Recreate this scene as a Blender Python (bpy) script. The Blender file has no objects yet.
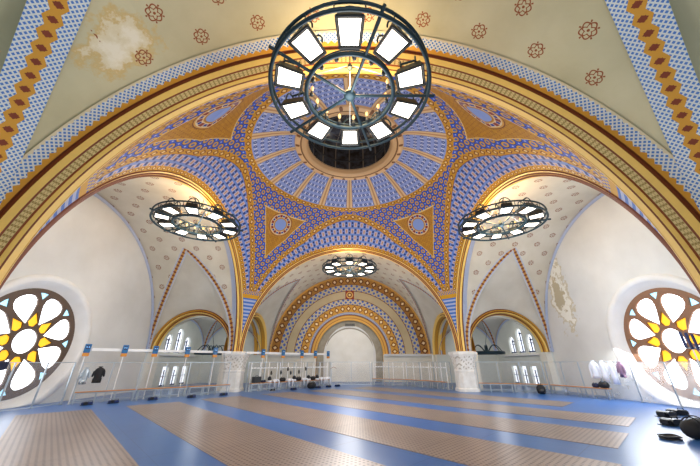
import bpy, bmesh, math, random
from mathutils import Vector, Matrix
random.seed(7)
PI = math.pi
COL = bpy.context.scene.collection
S, RV, CY = 2.57, 7.95, 13.6          # springing height, vault radius, crossing centre
ARCH_W, ARCH_R = 7.5, 7.6
ZF = 0.2                               # floor level in building coordinates (everything drops by this at the end)

# ------------------------------------------------------------------ node helpers
NT = None
class V:
    def __init__(s, k): s.k = k
    def __add__(a, b): return M('ADD', a, b)
    def __radd__(a, b): return M('ADD', b, a)
    def __sub__(a, b): return M('SUBTRACT', a, b)
    def __rsub__(a, b): return M('SUBTRACT', b, a)
    def __mul__(a, b): return M('MULTIPLY', a, b)
    def __rmul__(a, b): return M('MULTIPLY', b, a)
    def __truediv__(a, b): return M('DIVIDE', a, b)
def M(op, *a):
    n = NT.nodes.new('ShaderNodeMath'); n.operation = op
    for i, x in enumerate(a):
        if isinstance(x, V): NT.links.new(x.k, n.inputs[i])
        else: n.inputs[i].default_value = x
    return V(n.outputs[0])
fr = lambda x: M('FRACT', x)
ab = lambda x: M('ABSOLUTE', x)
lt = lambda a, b: M('LESS_THAN', a, b)
gt = lambda a, b: M('GREATER_THAN', a, b)
mn = lambda a, b: M('MINIMUM', a, b)
mx = lambda a, b: M('MAXIMUM', a, b)
def btw(x, a, b): return gt(x, a) * lt(x, b)
def hyp(x, y): return M('SQRT', x * x + y * y)
def ramp01(x, a, b):
    n = NT.nodes.new('ShaderNodeMapRange'); n.clamp = True
    NT.links.new(x.k, n.inputs[0]); n.inputs[1].default_value = a; n.inputs[2].default_value = b
    return V(n.outputs[0])
def hexc(h):
    h = h.lstrip('#'); o = []
    for i in (0, 2, 4):
        c = int(h[i:i+2], 16) / 255
        o.append(c / 12.92 if c <= .04045 else ((c + .055) / 1.055) ** 2.4)
    return (*o, 1)
def setin(sock, x):
    if isinstance(x, V): NT.links.new(x.k, sock)
    elif isinstance(x, str): sock.default_value = hexc(x)
    else: sock.default_value = x
def mix(f, a, b):
    n = NT.nodes.new('ShaderNodeMix'); n.data_type = 'RGBA'
    setin(n.inputs[0], f); setin(n.inputs[6], a); setin(n.inputs[7], b)
    return V(n.outputs[2])
def tone(c, sat=1.12, val=.86):
    n = NT.nodes.new('ShaderNodeHueSaturation'); setin(n.inputs['Color'], c); n.inputs['Saturation'].default_value = sat; n.inputs['Value'].default_value = val
    return V(n.outputs[0])
def uv(name='UVMap'):
    n = NT.nodes.new('ShaderNodeUVMap'); n.uv_map = name
    s = NT.nodes.new('ShaderNodeSeparateXYZ'); NT.links.new(n.outputs[0], s.inputs[0])
    return V(s.outputs[0]), V(s.outputs[1])
def objc():
    n = NT.nodes.new('ShaderNodeTexCoord')
    s = NT.nodes.new('ShaderNodeSeparateXYZ'); NT.links.new(n.outputs['Object'], s.inputs[0])
    return V(s.outputs[0]), V(s.outputs[1]), V(s.outputs[2])
def noise(scale, detail=4, rough=.55, dist=0):
    t = NT.nodes.new('ShaderNodeTexCoord'); n = NT.nodes.new('ShaderNodeTexNoise')
    NT.links.new(t.outputs['Object'], n.inputs['Vector'])
    n.inputs['Scale'].default_value = scale; n.inputs['Detail'].default_value = detail
    n.inputs['Roughness'].default_value = rough; n.inputs['Distortion'].default_value = dist
    return V(n.outputs[0])
MATS = {}
def mat(name, fn, rough=.6, metal=0., bump=None, bstr=.3, emit=None, estr=0, alpha=None):
    global NT
    if name in MATS: return MATS[name]
    m = bpy.data.materials.new(name); m.use_nodes = True; NT = m.node_tree
    b = NT.nodes['Principled BSDF']
    c = fn() if callable(fn) else fn
    setin(b.inputs['Base Color'], c)
    setin(b.inputs['Roughness'], rough() if callable(rough) else rough); b.inputs['Metallic'].default_value = metal
    if bump:
        n = NT.nodes.new('ShaderNodeBump'); n.inputs['Strength'].default_value = bstr; n.inputs['Distance'].default_value = .02
        NT.links.new(bump().k, n.inputs['Height']); NT.links.new(n.outputs[0], b.inputs['Normal'])
    if estr:
        setin(b.inputs['Emission Color'], emit() if callable(emit) else (emit or c)); b.inputs['Emission Strength'].default_value = estr
    MATS[name] = m
    return m
def plain(name, h, rough=.6, metal=0., var=.06, scale=6.):
    def f():
        n = noise(scale)
        d = tuple(max(0, x * (1 - 2 * var)) for x in hexc(h)[:3]) + (1,)
        l = tuple(min(1, x * (1 + 2 * var)) for x in hexc(h)[:3]) + (1,)
        return mix(n, d, l)
    return mat(name, f, rough, metal)

# ------------------------------------------------------------------ painted patterns
NAVY, BLUE, LBLUE, GOLD, TAN, BROWN, CREAM, YEL = '#1d3fae', '#4f74d2', '#8ba3e8', '#d69a30', '#cfa672', '#7c3414', '#e4d6b8', '#f2c452'
def p_diamond(x, v, per, ground=GOLD, line='#6b3412', core='#ecd3a0'):
    f = ab(fr(x / per) - .5) * 2 + ab(v - .5) * 2
    c = mix(btw(f, .55, .85), ground, line)
    return mix(lt(f, .38), c, core)
def p_checks(x, y, per, a='#3f74c4', b='#dfe0dc', thr=.30):
    p, q = fr((x + y) / per), fr((x - y) / per)
    d = mx(ab(p - .5), ab(q - .5))
    return mix(lt(d, thr), b, a)
def p_lattice(x, y, per):
    p, q = fr((x + y) / per) - .5, fr((x - y) / per) - .5
    r = hyp(p, q)
    c = mix(lt(r, .46), '#2a58cc', '#101c60')
    c = mix(lt(r, .37), c, '#d2a857')
    c = mix(lt(r, .20), c, '#5c6ea6')
    p2, q2 = fr((x + y) / per + .5) - .5, fr((x - y) / per + .5) - .5
    return mix(lt(hyp(p2, q2), .09), c, '#b9c4dc')
def p_brick(x, y, pu=.40, pv=.52):
    row = M('FLOOR', y / pv)
    xx = x / pu + row * .5
    p, q = fr(xx) - .5, fr(y / pv) - .5
    c = mix(.5, '#7590d0', '#7d97d4')
    c = mix(lt(ab(p), .24) * lt(ab(q), .34), c, '#cdb9b4')
    c = mix(lt(ab(p), .10) * lt(ab(q), .22), c, '#a98a78')
    c = mix(gt(ab(p), .36) * lt(ab(fr(y / pv * 2) - .5), .34), c, '#1f2f70')
    return c
def p_rosettes(x, y, px, py, x0=0, y0=0):
    xa, ya = (fr((x - x0) / px + .5) - .5) * px, (fr((y - y0) / py + .5) - .5) * py
    xb, yb = (fr((x - x0) / px) - .5) * px, (fr((y - y0) / py) - .5) * py
    out = None
    for p, q in ((xa, ya), (xb, yb)):
        r = hyp(p, q); th = M('ARCTAN2', q, p)
        lobes = M('COSINE', th * 5)
        f = lt(ab(r - .10 - lobes * .028), .016)
        f = mx(f, lt(ab(r - .155 + lobes * .018), .015))
        f = mx(f, lt(r, .03))
        f = mx(f, btw(r, .16, .205) * gt(lobes, .9))
        out = f if out is None else mx(out, f)
    return out
def plaster(light, dark, scale=.5):
    return mix(ramp01(noise(scale, 6), .3, .72), dark, light)
def m_vault(name, light, dark, patch=None):
    def f():
        x, y = uv()
        c = plaster(light, dark); rc = '#8a4a22' if patch else '#b0683a'
        ro = p_rosettes(x, y, 1.485, 1.49, -.53 if patch else .53, 8.95)
        if patch: ro = ro * btw(x, -6.65, 6.0)
        c = mix(ro, c, rc)
        if patch:
            n = noise(1.9, 9, .7); d = hyp((x - patch[0]) * .8, (y - patch[1]) * 1.3)
            v = n - d * .5
            c = mix(ramp01(v, .10, .2), c, '#c4ab70'); c = mix(ramp01(v, .2, .27), c, '#d6ccab'); c = mix(ramp01(v, .3, .42), c, '#e2dcc6')
        c = mix(ro, c, '#8a4a22')
        return c
    return mat(name, f, .75)
M_VAULT = m_vault('vault plaster', '#dfd9c8', '#ccc4b0')
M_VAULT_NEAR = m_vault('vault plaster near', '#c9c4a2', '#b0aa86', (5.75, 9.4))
M_PEN = mat('penetration plaster', lambda: plaster('#d9d4c6', '#c6bfae'), .75)
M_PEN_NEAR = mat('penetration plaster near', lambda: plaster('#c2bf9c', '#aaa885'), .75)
def f_lunette():
    x, y, z = objc()
    c = plaster('#e6e5e0', '#d2d0ca', .35)
    n = noise(1.3, 8, .7)
    d = hyp((y - 19.3) * 1.3, (z - 6.3) * .45) + (1 - gt(x, 0)) * 50
    v = n - d * .33
    c = mix(gt(v, .12), c, '#cfc4a8'); c = mix(gt(v, .19), c, '#f0ecdf')
    return mix(gt(v, .34), c, '#c2b597')
M_LUN = mat('lunette plaster', f_lunette, .8)
M_WALL = mat('wall plaster', lambda: plaster('#ebe6d8', '#d8d2c2', .8), .8)
M_CHAPEL = mat('chapel plaster', lambda: plaster('#dfe0d6', '#cbcdc2', .6), .8)
M_STONE = mat('pale stone', lambda: plaster('#eceae6', '#e2dfd9', 1.2), .7)
M_PANEL = mat('white panel paint', lambda: plaster('#f2efe6', '#e6e2d6', 1.0), .6)
M_GREY = mat('grey stone', lambda: plaster('#b3aa97', '#958c7a', 1.5), .7)
def f_carved():
    x, y, z = objc()
    c = plaster('#f2f0ea', '#ddd9d0', 3)
    p = M('SINE', (x + y) * 20) * M('SINE', z * 22 + M('SINE', (x - y) * 14))
    return mix(gt(p, .45) * btw(z, 1.5, 2.3), c, '#bdb6a8')
M_CARVED = mat('carved stone', f_carved, .7)
def f_arch_check():                     # u along, v 0 at the arch moulding .. 1 at the vault
    u, v = uv()
    c = p_checks(u, v * .42, .115, '#4478c0', '#cfd6d4')
    tooth = ab(fr(u / .2) - .5)
    c = mix(lt(v + tooth * .36, .36), c, '#c48e2a')
    edge = gt(v, .93 - ab(fr(u / .15) - .5) * .25)
    return mix(edge, c, '#cfc5a4')
M_CHECK = mat('checker border', f_arch_check, .7)
def f_groin():                          # v -1..1 across the groin
    u, v = uv()
    av = ab(v)
    c = p_checks(u, v * .38, .105, '#4478c0', '#cfd6d4')
    tooth = ab(fr(u / .30) - .5)
    c = mix(lt(av + tooth * .44, .44), c, '#c8922c')
    star = ab(fr(u / .30) - .5) * 1.0 + av * 1.0
    star2 = mx(ab(fr(u / .30) - .5), av * .95)
    return mix(mx(lt(star, .25), lt(star2, .15)), c, '#77300f')
M_GROIN = mat('groin border', f_groin, .7)
def f_groin2():
    u, v = uv(); av = ab(v)
    c = mix(gt(av, .86), '#b7bfd0', '#d5d0c4')
    c = mix(lt(av, .42), c, '#c48e34')
    return mix(lt(ab(fr(u / .30) - .5) + av * .5, .32), c, '#7c3a18')
M_GROIN2 = mat('groin bead border', f_groin2, .7)
def f_crossing():
    s, v = uv('UVMap'); dE, z = uv('UVB'); p, q = uv('UVC'); dR, w = uv('UVD'); bw, _ = uv('UVE')
    field = p_brick(s, v)
    inner = p_diamond(s, v / .26, .30, '#cf9a3f', '#7c4216')
    c = mix(lt(v, .26), field, inner)
    ob = p_diamond(s, (dE + .40) / .40, .42, '#c99848', '#6b3412', '#e6cf9c')
    c = mix(gt(dE, -.40), c, ob)
    c = mix(btw(dE, -.44, -.40), c, '#8a4a1a')
    # pendentive
    e = mn(dE, dR - .42)
    pend = mix(ramp01(noise(5), .35, .65), '#c08c36', '#a97628')
    lace = lt(ab(fr((p + q) / .24) - .5) + ab(fr((p - q) / .24) - .5), .22)
    pend = mix(lace, pend, '#8f5c20')
    pend = mix(lt(e, bw + .06), pend, '#e3c88a')
    pend = mix(lt(e, bw), pend, p_lattice(p, q, .62))
    r = hyp(p, q); th = M('ARCTAN2', q, p)
    pend = mix(lt(r, .93), pend, '#7a4016'); pend = mix(lt(r, .88), pend, '#cda05a')
    pend = mix(btw(r, .55, .82), pend, '#d8c8a6')
    pend = mix(lt(ab(r - .68), .10) * gt(M('COSINE', th * 10), .1), pend, '#8a2f1c')
    pend = mix(lt(ab(r - .68), .07) * lt(M('COSINE', th * 10), -.4), pend, '#2b3f92')
    pend = mix(lt(r, .52), pend, '#a87a38'); pend = mix(lt(r, .46), pend, '#8da3d8')
    c = mix(gt(dE, 0), c, pend)
    ring = p_diamond(w, dR / .42, .46, '#c99848', '#6b3412', '#e6cf9c')
    c = mix(lt(dR, .42), c, ring)
    st = mix(lt(fr(z / .24), .5), '#b9c2dc', '#5a7fc8')
    st = mix(gt(z, 6.1), st, '#d9a23c')
    st = mix(gt(z, 6.35), st, p_checks(p, z, .2, '#2b55b8', '#d8b15c'))
    return mix(lt(z, 6.6), c, st)
M_CROSS = mat('crossing painting', lambda: tone(f_crossing()), .6)
def f_dome():
    u, v = uv()                          # u = panels, v = metres up from the ring
    t = fr(u)
    y = fr(v / .40) - .5
    cx = fr(t * 6 + M('FLOOR', v / .40) * .5) - .5
    c = mix(.5, '#7f96d2', '#889dd6')
    d = ab(cx) + ab(y)
    c = mix(lt(d, .34), c, '#22387e')
    c = mix(lt(d, .14), c, '#9fb0dc')
    c = mix(gt(ab(cx), .38) * lt(ab(y), .22), c, '#d2d6e2')
    c = mix(gt(ab(t - .5), .40), c, '#d9b98a')
    c = mix(btw(ab(t - .5), .385, .40), c, '#8a5a2a')
    c = mix(gt(ab(t - .5), .47), c, '#b98a50')
    return c
M_DOME = mat('dome painting', lambda: tone(f_dome(), .98, .9), .6)
def f_oculus():
    u, v = uv()
    c = mix(gt(v, .5), '#dcb683', '#c9a474')
    c = mix(lt(ab(v - .5), .05), c, '#7a5428')
    d = hyp(fr(u) - .5, (v - .25) * .8)
    return mix(lt(d, .12), c, '#7a4a1c')
M_OCU = mat('oculus moulding', f_oculus, .5)
def f_drum():  # dark glazed panels between lighter bars
    u, v = uv()
    c = mix(ramp01(noise(2.2), .35, .7), '#2a211a', '#4c4f54')
    c = mix(gt(ab(fr(u) - .5), .46), c, '#7a6c5c')
    return mix(lt(ab(fr(v * 2) - .5), .04), c, '#4a4036')
M_DRUM = mat('dark lantern', f_drum, .25)
def f_endwall():
    a, r = uv(); x = a * r
    c = mix(lt(ab(fr(r / .26) - .5), .1), '#d7a24a', '#9a5c1e')                       # inner gold order
    c = mix(btw(r, 3.83, 4.08), c, mix(lt(fr(r / .125), .5), '#c9c2b2', '#5f7db8'))
    b = p_diamond(a * 4.46, (r - 4.08) / .76, .62, '#d0983a', '#7a3f14', '#efe2bd'); c = mix(gt(r, 4.08), c, b)
    dots = p_checks(a * 5.15, r - 4.84, .5, '#4663b6', '#cbbf9f', .3); c = mix(gt(r, 4.84), c, dots)
    pl = plaster('#cbb994', '#b8a57f'); c = mix(gt(r, 5.47), c, pl)
    dots2 = p_checks(a * 6.6, r - 6.29, .55, '#4663b6', '#c3b690', .3); c = mix(gt(r, 6.29), c, dots2)
    b2 = p_diamond(a * 7.43, (r - 7.0) / .86, .72, '#a8742e', '#5e2f10', '#ecd9ae'); c = mix(gt(r, 7.0), c, b2)
    for e in (3.83, 4.84, 5.47, 6.29, 7.0): c = mix(lt(ab(r - e), .035), c, '#7a4416')
    px, py = (a - PI / 2) * r, r - 5.88
    sq = lt(mx(ab(px), ab(py)), .46)
    c = mix(sq, c, '#8f2f14')
    c = mix(sq * lt(hyp(px, py), .36), c, '#e0b060'); c = mix(sq * lt(hyp(px, py), .24), c, '#7c3a1c')
    return mix(sq * lt(hyp(px, py), .12), c, '#e8cf90')
M_END = mat('end wall painting', f_endwall, .7)
def f_key():
    u, v = uv()
    a, b = fr(u / .12) - .5, fr(v * 3) - .5
    k = mx(lt(ab(a), .2) * lt(ab(b), .32), gt(ab(b), .42))
    return mix(k, '#dcc58a', '#9a8040')
M_KEY = mat('key pattern', f_key, .6)
M_YEL = plain('moulding yellow', '#f0c868', .45, 0, .04)
M_BRN = plain('moulding brown', '#7a3a16', .5, 0, .06)
M_GLD = plain('moulding gold', '#c8912f', .45, 0, .06)
M_CRM = plain('moulding cream', '#ead9ac', .5, 0, .04)
M_LBL = plain('moulding pale blue', '#aeb9d2', .6, 0, .05)
M_IRON = plain('blackened iron', '#16303a', .5, .3, .1)
M_IRON2 = plain('lamp housing iron', '#34383a', .45, .5, .1)
M_ALU = plain('aluminium', '#b4bec6', .35, .6, .03)
M_WHITE = plain('white paint', '#eeeeec', .5, 0, .02)
M_BLACK = plain('black fabric', '#17171b', .7, 0, .15)
M_BLKP = plain('black plastic', '#15161a', .35, 0, .1)
M_NAVY = plain('navy fabric', '#1b2140', .8, 0, .12)
M_CLOTH = plain('white jacket cloth', '#e9ebf2', .8, 0, .03)
M_LILAC = plain('mauve cloth', '#8d6f86', .8, 0, .08)
M_ORANGE = plain('orange wood', '#cf8f4f', .5, 0, .1, 18)
M_REEL = plain('reel blue', '#1d2f63', .4, 0, .1)
M_BBLUE = plain('scoring box blue', '#1f6aa0', .4, 0, .06)
M_BORANGE = plain('scoring box orange', '#d98f35', .5, 0, .06)
M_STEEL = plain('mask mesh steel', '#2b2c31', .4, .5, .2, 60)
M_BRICKWOOD = plain('hanger wood', '#9a6a44', .5, 0, .1)
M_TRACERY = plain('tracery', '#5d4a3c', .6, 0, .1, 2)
M_TRACERY_R = plain('tracery lit', '#8a6246', .6, 0, .1, 2)  # lighter tracery for the right window, its lit look put into the colour
M_MULL = plain('mullion', '#26325e', .5, 0, .08)
def emis(name, c, s): return mat(name, c, .4, 0, None, 0, c, s)
M_DAY = emis('daylight glass', '#f4f9ff', 4)
M_DAY2 = emis('chapel daylight glass', '#f0f6ff', 1.25)
M_AMBER = emis('amber glass', '#ffc02a', .85)
M_CYAN = emis('cyan glass', '#a8dcf4', 1.3)
M_LAMP = emis('lamp glass', '#fff4e4', 4)
M_BULB = emis('candle bulb', '#e8b878', .8)
M_LED = emis('scoring led', '#7fc6ff', .6)
def f_floor():
    x, y, z = objc()
    s = x * .689 - y * .725; t = x * .725 + y * .689
    seam = lt(mn(fr(s / 2), fr(t / 1.0)), .008)
    n = noise(.6, 5)
    return mix(seam, mix(n, '#2c5da2', '#3a6fb4'), '#244c88')
M_FLOOR = mat('blue sports floor', f_floor, .28)
def f_piste():
    x, y = uv()
    p, q = fr(x / .11) - .5, fr(y / .11) - .5
    c = mix(ramp01(noise(.45, 4), .3, .7), '#93827b', '#a6958c')
    c = mix(lt(hyp(p, q), .24), c, '#514845')
    return mix(lt(fr(x / 1.5), .012), c, '#75675f')
def b_piste():
    x, y = uv(); p, q = fr(x / .11) - .5, fr(y / .11) - .5
    return M('SUBTRACT', 1.0, lt(hyp(p, q), .26))
M_PISTE = mat('perforated metal', f_piste, .33, .25, b_piste, .25)
def haze(name, h, dens):
    global NT
    m = bpy.data.materials.new(name); m.use_nodes = True; NT = m.node_tree
    NT.nodes.clear()
    o = NT.nodes.new('ShaderNodeOutputMaterial'); t = NT.nodes.new('ShaderNodeBsdfTransparent')
    d = NT.nodes.new('ShaderNodeBsdfDiffuse'); l = NT.nodes.new('ShaderNodeBsdfTranslucent'); g = NT.nodes.new('ShaderNodeBsdfGlossy')
    g.inputs['Roughness'].default_value = .25
    for n in (d, l): n.inputs[0].default_value = hexc(h)
    a = NT.nodes.new('ShaderNodeMixShader'); b = NT.nodes.new('ShaderNodeMixShader'); e = NT.nodes.new('ShaderNodeMixShader')
    a.inputs[0].default_value = .6; NT.links.new(d.outputs[0], a.inputs[1]); NT.links.new(l.outputs[0], a.inputs[2])
    nz = noise(1.2, 3); f = ramp01(nz, -.4, 1.4) * (2 * dens)
    NT.links.new(f.k, b.inputs[0]); NT.links.new(t.outputs[0], b.inputs[1]); NT.links.new(a.outputs[0], b.inputs[2])
    e.inputs[0].default_value = .03; NT.links.new(b.outputs[0], e.inputs[1]); NT.links.new(g.outputs[0], e.inputs[2])
    NT.links.new(e.outputs[0], o.inputs[0])
    return m
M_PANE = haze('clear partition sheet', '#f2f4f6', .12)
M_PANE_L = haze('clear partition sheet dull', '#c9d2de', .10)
M_PANE_R = haze('sunlit partition sheet', '#ffffff', .28)  # whiter, denser sheet; the glare at the right window is put into its haze

# ------------------------------------------------------------------ object helpers
def link(name, me, m, parent=None):
    o = bpy.data.objects.new(name, me); COL.objects.link(o)
    if m is not None and not me.materials:
        for k in (m if isinstance(m, (list, tuple)) else [m]): me.materials.append(k)
    if parent is not None: o.parent = parent
    return o
def bm_obj(name, bm, m, parent=None, smooth=False):
    bmesh.ops.recalc_face_normals(bm, faces=bm.faces[:])
    me = bpy.data.meshes.new(name); bm.to_mesh(me); bm.free()
    if smooth:
        for p in me.polygons: p.use_smooth = True
    return link(name, me, m, parent)
def tag(o, label=None, cat=None, group=None, kind=None):
    if label: o['label'] = label
    if cat: o['category'] = cat
    if group: o['group'] = group
    if kind: o['kind'] = kind
    return o
def struct(o, label): return tag(o, label, None, None, 'structure')
def thing(name, loc, label, cat, group=None, rz=0):
    o = bpy.data.objects.new(name, None); COL.objects.link(o); o.location = loc; o.rotation_euler = (0, 0, rz)
    o.empty_display_size = .1
    return tag(o, label, cat, group)
def grid(name, fn, us, vs, uvs, m, parent=None, mi=None, smooth=True):
    """surface fn(u,v)->xyz; uvs = {layer: f(u,v)->(a,b)}"""
    nu, nv = len(us), len(vs)
    verts = [fn(u, v) for v in vs for u in us]
    faces = [(j*nu+i, j*nu+i+1, (j+1)*nu+i+1, (j+1)*nu+i) for j in range(nv-1) for i in range(nu-1)]
    me = bpy.data.meshes.new(name); me.from_pydata(verts, [], faces)
    for ln, f in uvs.items():
        vals = [f(u, v) for v in vs for u in us]
        L = me.uv_layers.new(name=ln)
        for lp in me.loops: L.data[lp.index].uv = vals[lp.vertex_index]
    if mi is not None:
        for k, p in enumerate(me.polygons): p.material_index = mi[k // (nu-1)]
    if smooth:
        for p in me.polygons: p.use_smooth = True
    return link(name, me, m, parent)
def lin(a, b, n): return [a + (b - a) * i / n for i in range(n + 1)]
def b_box(bm, c, d, rot=None, bev=0):
    r = bmesh.ops.create_cube(bm, size=1)['verts']
    for v in r:
        v.co = Vector((v.co.x*d[0], v.co.y*d[1], v.co.z*d[2]))
    if bev:
        es = list({e for v in r for e in v.link_edges})
        r = bmesh.ops.bevel(bm, geom=r + es, offset=bev, segments=2, affect='EDGES')['verts']
        r = list({v for v in r})
    for v in r:
        co = v.co
        if rot is not None: co = rot @ co
        v.co = co + Vector(c)
def b_tube(bm, pts, rad, seg=8, closed=False):
    pts = [Vector(p) for p in pts]; n = len(pts); rings = []
    rads = rad if isinstance(rad, (list, tuple)) else [rad] * n
    for i in range(n):
        a = pts[(i-1) % n] if (closed or i) else pts[i]; b = pts[(i+1) % n] if (closed or i < n-1) else pts[i]
        d = (b - a).normalized()
        up = Vector((0, 0, 1)) if abs(d.z) < .95 else Vector((1, 0, 0))
        x = d.cross(up).normalized(); y = x.cross(d)
        rings.append([bm.verts.new(pts[i] + (x * math.cos(2*PI*k/seg) + y * math.sin(2*PI*k/seg)) * rads[i]) for k in range(seg)])
    for i in range(n if closed else n - 1):
        A, B = rings[i], rings[(i+1) % n]
        for k in range(seg): bm.faces.new((A[k], A[(k+1) % seg], B[(k+1) % seg], B[k]))
    if not closed:
        bm.faces.new(rings[0][::-1]); bm.faces.new(rings[-1])
def b_lathe(bm, prof, seg=20, c=(0, 0, 0), sx=1, sy=1):
    rings = []
    for r, z in prof:
        rings.append([bm.verts.new((c[0]+max(r, 1e-4)*math.cos(2*PI*k/seg)*sx, c[1]+max(r, 1e-4)*math.sin(2*PI*k/seg)*sy, c[2]+z)) for k in range(seg)])
    for A, B in zip(rings, rings[1:]):
        for k in range(seg): bm.faces.new((A[k], A[(k+1) % seg], B[(k+1) % seg], B[k]))
    bm.faces.new(rings[0][::-1]); bm.faces.new(rings[-1])
def plate(name, outer, holes, fn, thick, m, parent=None):
    """flat plate with holes; 2-D loops mapped by fn(x,y,d)"""
    bm = bmesh.new()
    es = []
    for lp in [outer] + holes:
        vs = [bm.verts.new((x, y, 0)) for x, y in lp]
        es += [bm.edges.new((vs[i], vs[(i+1) % len(vs)])) for i in range(len(vs))]
    bmesh.ops.triangle_fill(bm, edges=es, use_beauty=True)
    if thick:
        r = bmesh.ops.extrude_face_region(bm, geom=bm.faces[:])
        for v in r['geom']:
            if isinstance(v, bmesh.types.BMVert): v.co.z = thick
    for v in bm.verts: v.co = Vector(fn(v.co.x, v.co.y, v.co.z))
    return bm_obj(name, bm, m, parent)
def circle2(r, n=48, cx=0, cy=0): return [(cx + r*math.cos(2*PI*k/n), cy + r*math.sin(2*PI*k/n)) for k in range(n)]

# ------------------------------------------------------------------ the four arms
ARM = ['far', 'right', 'near', 'left']
def am(k, l, w, z):
    return ((l, CY + w, z), (w, CY - l, z), (-l, CY - w, z), (-w, CY + l, z))[k]
W1 = [17.0, 14.1, 17.2, 14.1]
ANG0 = math.radians(36)
WCS = [12.6, 11.15, 11.15, 11.15]; HWS = [4.3, 2.95, 2.95, 2.95]; AWS = [3.85, 2.95, 2.95, 2.95]; AHS = [3.35, 2.95, 2.95, 2.95]
HW = 2.95; WC = 11.15
def hw(a):
    q = max(0., min(1., (a - ANG0) / (PI/2 - ANG0)))
    return HW * math.sin(q * PI / 2) ** .95
def cyl(k, a, w, r=RV): return am(k, r*math.sin(a), w, S + r*math.cos(a))
tn = [0]
def trim(o, label):
    tn[0] += 1; o.name = 'trim_%d' % tn[0]; return struct(o, label)
where = {'far': 'far arm', 'right': 'right arm', 'near': 'arm overhead', 'left': 'left arm'}
for k in range(4):
    nm = ARM[k]; w1 = W1[k]; WC = WCS[k]; HW = HWS[k]; AW = AWS[k]; AH = AHS[k]
    mv = M_VAULT_NEAR if k == 2 else M_VAULT; mp = M_PEN_NEAR if k == 2 else M_PEN
    # barrel vault: crown strip and the haunches either side of the side penetrations, one mesh
    bm = bmesh.new(); L = bm.loops.layers.uv.new('UVMap')
    def patch(us, vs, fn, uvf):
        V_ = [[bm.verts.new(fn(u, v)) for u in us] for v in vs]
        for j in range(len(vs)-1):
            for i in range(len(us)-1):
                f = bm.faces.new((V_[j][i], V_[j][i+1], V_[j+1][i+1], V_[j+1][i])); f.smooth = True
                for lp, (uu, vv) in zip(f.loops, ((us[i], vs[j]), (us[i+1], vs[j]), (us[i+1], vs[j+1]), (us[i], vs[j+1]))): lp[L].uv = uvf(uu, vv)
    patch(lin(-ANG0, ANG0, 24), lin(8.15, w1, 10), lambda a, w: cyl(k, a, w), lambda a, w: (a*RV, w))
    for sg in (-1, 1):
        for side in (0, 1):
            def wq(a, q, side=side):
                lo, hi = (8.15, WC - hw(a)) if side == 0 else (WC + hw(a), w1)
                return lo + (hi - lo) * q
            patch(lin(ANG0, PI/2, 26), lin(0, 1, 6), lambda a, q: cyl(k, sg*a, wq(a, q)), lambda a, q: (sg*a*RV, wq(a, q)))
    me = bpy.data.meshes.new('ceiling'); bm.to_mesh(me); bm.free()
    struct(link('ceiling', me, mv), 'cream barrel vault with brown rosettes over the ' + where[nm])
    for sg in (-1, 1):
        sd = {(0, -1): 'left', (0, 1): 'right', (1, -1): 'far', (1, 1): 'near', (2, -1): 'right', (2, 1): 'left', (3, 1): 'far', (3, -1): 'near'}[(k, sg)]
        # curve parameter: x in [-1,1] over the penetration
        def gcurve(x):
            # invert hw: angle for half width |x|*2.95
            q = math.asin(min(1, abs(x)) ** (1/.95)) / (PI/2)
            return ANG0 + q * (PI/2 - ANG0)
        xs = [math.sin(t) for t in lin(-PI/2, PI/2, 40)]
        def pen(x, q):
            a = gcurve(x); g = Vector(cyl(k, sg*a, WC + HW*x))
            b = Vector(am(k, sg*8.15, WC + (AW-.05)*x, S + (AH-.05)*math.sqrt(max(0, 1 - x*x))))
            return g.lerp(b, q) + Vector((0, 0, .35*math.sin(PI*q)*(1-abs(x))))
        grid('ceiling', lambda x, q: tuple(pen(x, q)), xs, lin(0, 1, 14), {'UVMap': lambda x, q: (x, q)}, mp)
        struct(bpy.context.scene.collection.objects[-1], 'plain vault severy on the %s side of the %s' % (sd, where[nm]))
        # painted groin border lying on both surfaces
        B = .38 if k == 2 else .22
        acc = [0.]; prev = None
        pts = [Vector(cyl(k, sg*gcurve(x), WC + HW*x)) for x in xs]
        for p, q_ in zip(pts, pts[1:]): acc.append(acc[-1] + (q_-p).length)
        amap = dict(zip(xs, acc))
        def gb(x, v):
            a = gcurve(x); sx = 1 if x >= 0 else -1
            e = 1e-3; x2 = min(1, abs(x)+e); x1 = max(0, abs(x)-e)
            da, dw = (gcurve(x2)-gcurve(x1))*RV, HW*(x2-x1)
            n = math.hypot(da, dw); na, nw = -dw/n, da/n*sx
            aa = min(PI/2, a + na*v*B/RV); ww = WC + HW*x + nw*v*B
            if v < 0 and abs(x) < .12:                     # mitre the two bands at the apex
                ww = WC + (max(0, ww-WC) if sx > 0 else min(0, ww-WC))
            return cyl(k, sg*aa, max(8.17, min(w1, ww)), RV-.04)
        grid('t', gb, xs, [-1, -.66, -.33, 0, .33, .66, 1], {'UVMap': lambda x, v: (amap[x], v)}, M_GROIN if k == 2 else M_GROIN2)
        trim(COL.objects[-1], 'blue checked groin border with gold stars, %s side of the %s' % (sd, where[nm]))
        # small side arch moulding
        prof = [(2.95, 8.13), (2.88, 8.02), (2.80, 8.10), (2.72, 8.04), (2.64, 8.14), (2.62, 8.35), (2.55, 8.36), (2.53, 8.6), (2.95, 8.6)]
        if k == 0: prof = [(2.95, 8.13), (2.88, 8.02), (2.78, 8.10), (2.70, 8.04), (2.60, 8.14), (2.57, 8.45), (2.50, 8.46), (2.47, 8.8), (2.40, 8.82), (2.38, 9.1), (2.95, 9.1)]
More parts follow.
